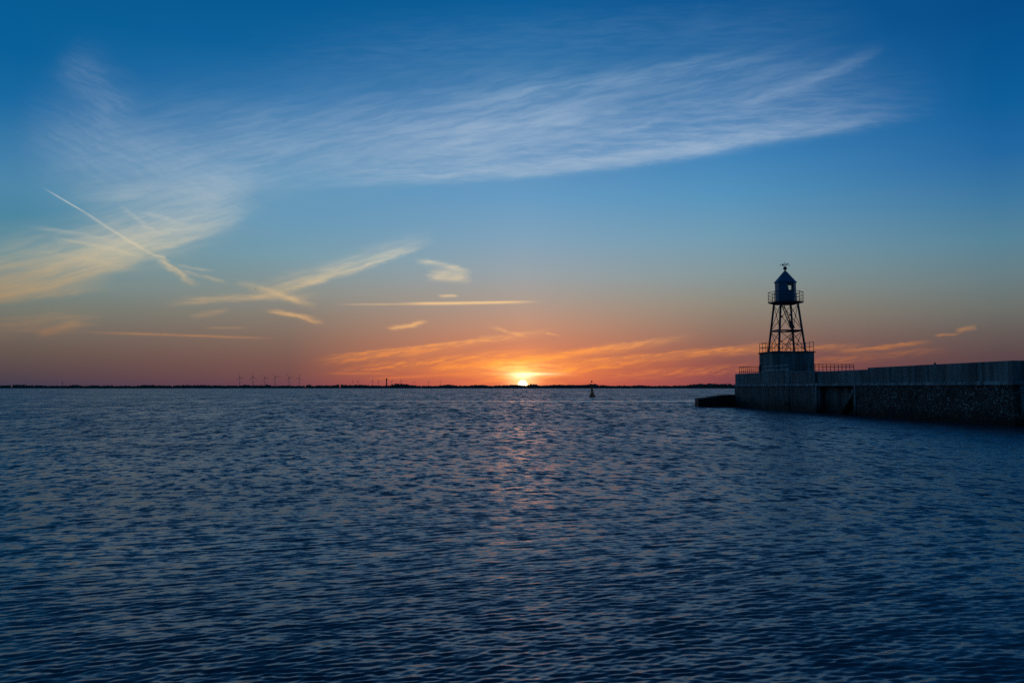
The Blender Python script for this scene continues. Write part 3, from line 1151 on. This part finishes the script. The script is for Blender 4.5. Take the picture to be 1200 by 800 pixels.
# gallery, eight-sided
R8 = 1.82 / math.cos(PI / 16)
rot = PI / 8 + .1
bm = B(); lathe(bm, [(R8 - .35, gz - .10), (R8, gz - .03), (R8, gz + .05)], 8, rot, TC)
gal = obj('gallery', bm, M_steel, lh)
ringp = [Vector((TC.x + (R8 - .06) * math.cos(rot + 2 * PI * i / 8), TC.y + (R8 - .06) * math.sin(rot + 2 * PI * i / 8), gz + .04)) for i in range(8)]
for i in range(8):
    bm = B(); bar(bm, ringp[i], ringp[i] + Vector((0, 0, 1.10)), .032, seg=8)
    obj('railing_post', bm, M_steel, gal)
for hz in (1.10, .72, .40, .14):
    bm = B()
    for i in range(8):
        bar(bm, ringp[i] + Vector((0, 0, hz)), ringp[(i + 1) % 8] + Vector((0, 0, hz)), .028 if hz > 1 else .022, seg=6)
    obj('rail', bm, M_steel, gal)

# lantern room: an eight-sided hollow drum with windows in the faces turned from the land
RL = 1.09
HL = at(920, 331.6, YB + 2).z - TOP - gz           # height to the eaves
z0, zw0, zw1, z1 = gz + .05, gz + HL - .86, gz + HL - .14, gz + HL
rotl = rot
pan = [Vector((TC.x + RL * math.cos(rotl + 2 * PI * i / 8), TC.y + RL * math.sin(rotl + 2 * PI * i / 8), 0)) for i in range(8)]
# direction of each face's middle, to pick the glazed ones: the one seen front right and the ones behind it
face_dir = [((pan[i] + pan[(i + 1) % 8]) / 2 - Vector((TC.x, TC.y, 0))).normalized() for i in range(8)]
view = Vector((-.34, -.94, 0)); view.rotate(Matrix.Rotation(PA, 3, 'Z'))
rightv = Vector((-view.y, view.x, 0))
glazed = []
for i, d_ in enumerate(face_dir):
    if (.3 < d_.dot(rightv) < .9 and d_.dot(view) > .5) or (.1 < d_.dot(rightv) < .5 and d_.dot(view) < -.8): glazed.append(i)


def drum_face(bm, i, za, zb_, inset=0.0, th=.05):
    a_, b_ = pan[i], pan[(i + 1) % 8]
    d_ = (b_ - a_).normalized()
    a_, b_ = a_ + d_ * inset, b_ - d_ * inset
    n_ = -face_dir[i] * th
    vv = []
    for p_ in (a_, b_, b_ + n_, a_ + n_):
        vv.append(p_)
    lo = [bm.verts.new((p_.x, p_.y, za)) for p_ in vv]
    hi = [bm.verts.new((p_.x, p_.y, zb_)) for p_ in vv]
    bm.faces.new(lo[::-1]); bm.faces.new(hi)
    for j in range(4): bm.faces.new((lo[j], lo[(j + 1) % 4], hi[(j + 1) % 4], hi[j]))


bm = B()
for i in range(8):
    if i in glazed:
        drum_face(bm, i, z0, zw0)
        drum_face(bm, i, zw1, z1)
        for sgn in (0, 1):
            a_, b_ = pan[i], pan[(i + 1) % 8]
            p_ = a_ if sgn == 0 else b_
            d_ = (b_ - a_).normalized() * (.07 if sgn == 0 else -.07)
            bar(bm, (p_.x + d_.x * .6, p_.y + d_.y * .6, zw0 - .001), (p_.x + d_.x * .6, p_.y + d_.y * .6, zw1 + .001), .045, seg=6)
    else:
        drum_face(bm, i, z0, z1)
bmesh.ops.recalc_face_normals(bm, faces=bm.faces[:])
lr = obj('lantern_room', bm, M_blue, lh)
for i in glazed:
    bm = B()
    a_, b_ = pan[i], pan[(i + 1) % 8]
    d_ = (b_ - a_).normalized(); n_ = face_dir[i] * .004
    a2, b2 = a_ + d_ * .09 + n_, b_ - d_ * .09 + n_
    for q0, q1 in (((a2.x, a2.y, zw0), (b2.x, b2.y, zw0)), ((a2.x, a2.y, zw1), (b2.x, b2.y, zw1)), ((a2.x, a2.y, zw0), (a2.x, a2.y, zw1)), ((b2.x, b2.y, zw0), (b2.x, b2.y, zw1))):
        bar(bm, q0, q1, .022, seg=6)
    fr = obj('window_frame', bm, M_steel, lr)
    bm = B()
    n3 = -face_dir[i] * .02
    vv = [bm.verts.new((p_.x + n3.x, p_.y + n3.y, z_)) for p_, z_ in ((a2, zw0 + .02), (b2, zw0 + .02), (b2, zw1 - .02), (a2, zw1 - .02))]
    fc = bm.faces.new(vv)
    r_ = bmesh.ops.extrude_face_region(bm, geom=[fc])
    for v in [e for e in r_['geom'] if isinstance(e, bmesh.types.BMVert)]: v.co += -face_dir[i] * .006
    bmesh.ops.recalc_face_normals(bm, faces=bm.faces[:])
    obj('pane', bm, M_glass, lr)
bm = B(); lathe(bm, [(.10, z0), (.10, zw0 - .02), (.16, zw0), (.20, zw0 + .1), (.22, zw0 + .3), (.18, zw0 + .5), (.10, zw0 + .58), (0, zw0 + .6)], 16, 0, (TC.x + .12, TC.y))
obj('lamp', bm, M_lens, lh, True)
# roof
ez = z1
ax = at(919.6, 317.6, YB + 2).z - TOP
bm = B()
lathe(bm, [(RL - .02, ez - .004), (RL + .09, ez + .0), (RL + .10, ez + .05), (.10, ax), (.06, ax + .05)], 8, rotl, TC)
rf = obj('roof', bm, M_roof, lh)
bm = B()
for i in range(8):
    an = rotl + 2 * PI * i / 8
    bar(bm, (TC.x + (RL + .09) * math.cos(an), TC.y + (RL + .09) * math.sin(an), ez + .06), (TC.x + .1 * math.cos(an), TC.y + .1 * math.sin(an), ax + .01), .018, seg=6)
obj('roof_ribs', bm, M_roof, rf)
bm = B()
lathe(bm, [(.085, ax + .0), (.07, ax + .12), (.11, ax + .14)] + [(.205 * math.cos(q), ax + .31 + .205 * math.sin(q)) for q in [(-1.0 + 2.3 * j / 8) for j in range(9)]] + [(.03, ax + .52), (.022, ax + 1.02), (0, ax + 1.03)], 20, 0, TC)
obj('ball_finial', bm, M_steel, rf, True)
bm = B()
vz = ax + .72
tip = Vector((TC.x, TC.y, vz))
bar(bm, tip - Vector((.42, .06, .03)), tip + Vector((.46, .06, .10)), .022, seg=6)
for s_, w_ in ((-1, .20), (1, .15)):
    pts = [(s_ * .10, -.03), (s_ * .27, -.12 if s_ < 0 else -.02), (s_ * .36, .07 if s_ < 0 else .16), (s_ * .18, .09)]
    f = [bm.verts.new((tip.x + a_, tip.y - .012, vz + b_)) for a_, b_ in pts]
    q = [bm.verts.new((tip.x + a_, tip.y + .012, vz + b_)) for a_, b_ in pts]
    bm.faces.new(f); bm.faces.new(q[::-1])
    for j in range(4): bm.faces.new((f[j], q[j], q[(j + 1) % 4], f[(j + 1) % 4]))
bmesh.ops.recalc_face_normals(bm, faces=bm.faces[:])
obj('weather_vane', bm, M_steel, rf)
bm = B()
for dd in ((.5, 0), (-.5, 0), (0, .5), (0, -.5)):
    bar(bm, (TC.x, TC.y, ax + .62), (TC.x + dd[0], TC.y + dd[1], ax + .62), .010, seg=6)
    bmesh.ops.create_cube(bm, size=.07, matrix=Matrix.Translation((TC.x + dd[0], TC.y + dd[1], ax + .66)))
obj('compass_arms', bm, M_steel, rf)
tag(lh, 'dark blue lantern house on four braced steel legs and concrete block', 'lighthouse')

# ------------------------------------------------------------------ buoy
by = at(694, 465, 192)
buoy = empty('buoy', (by.x, by.y, 0))
buoy.rotation_euler = (0, math.radians(-1.5), 0)
bm = B(); lathe(bm, [(.62, -.6), (.80, -.2), (.80, .22), (.66, .34)], 24)
obj('float', bm, M_buoy, buoy, True)
bm = B(); lathe(bm, [(.64, .34), (.34, 1.0), (.24, 1.05), (.20, 2.2), (.26, 2.25), (.24, 2.6)], 16)
obj('tower', bm, M_buoy, buoy)
bm = B(); lathe(bm, [(.13, 2.6), (.13, 2.95), (.06, 3.0), (0, 3.02)], 12)
obj('lantern', bm, M_buoyd, buoy)
bm = B(); bar(bm, (0, 0, 2.95), (0, 0, 3.6), .025)
bar(bm, (0, 0, 3.5), (0, 0, 4.05), .20, .06, 10)
obj('topmark', bm, M_buoyd, buoy)
bm = B()
for s_ in (-1, 1):
    bar(bm, (s_ * .6, 0, .35), (s_ * .22, 0, 1.8), .03)
obj('handrail', bm, M_buoyd, buoy)
tag(buoy, 'orange navigation buoy with slim tower floating right of the sun', 'buoy')

# ------------------------------------------------------------------ birds
def gull(name, loc, rz, roll, span, label):
    t = empty(name, loc, rz)
    bm = B()
    lathe(bm, [(0, -.24), (.03, -.20), (.065, -.08), (.075, .02), (.055, .14), (.045, .19), (.05, .23), (.03, .28), (.008, .34), (0, .345)], 12)
    bmesh.ops.rotate(bm, verts=bm.verts[:], cent=(0, 0, 0), matrix=Matrix.Rotation(-PI / 2, 3, 'X'))
    for s_ in (-1, 1):
        secs = [(.04, .07, -.10, .02), (.26, .11, -.08, .16), (.44, .06, -.09, .14), (span / 2, -.10, -.13, .06)]
        pr = None
        for (xx, yf, yb, zz) in secs:
            c = [bm.verts.new((s_ * xx, yf, zz)), bm.verts.new((s_ * xx, yb, zz)), bm.verts.new((s_ * xx, yb, zz + .012)), bm.verts.new((s_ * xx, yf, zz + .02))]
            if pr:
                for j in range(4): bm.faces.new((pr[j], pr[(j + 1) % 4], c[(j + 1) % 4], c[j]))
            else: bm.faces.new(c)
            pr = c
        bm.faces.new(pr)
    tl_ = [bm.verts.new(p_) for p_ in ((-.02, -.2, 0), (.02, -.2, 0), (.06, -.33, .0), (-.06, -.33, .0))]
    tl2 = [bm.verts.new(v.co + Vector((0, 0, .012))) for v in tl_]
    bm.faces.new(tl_); bm.faces.new(tl2[::-1])
    for j in range(4): bm.faces.new((tl_[j], tl_[(j + 1) % 4], tl2[(j + 1) % 4], tl2[j]))
    bmesh.ops.recalc_face_normals(bm, faces=bm.faces[:])
    o = obj('body', bm, M_bird, t, True)
    t.rotation_euler = (0.1, roll, rz)
    tag(t, label, 'bird')
    return t


gull('seagull', at(299.8, 339.0, 190), .5, .55, 1.15, 'small dark seagull gliding high over the water, far left of the lighthouse')
gull('seagull', at(963.6, 421.4, 420), -.8, .1, 1.1, 'tiny dark seagull low in the sky just right of the lighthouse base')
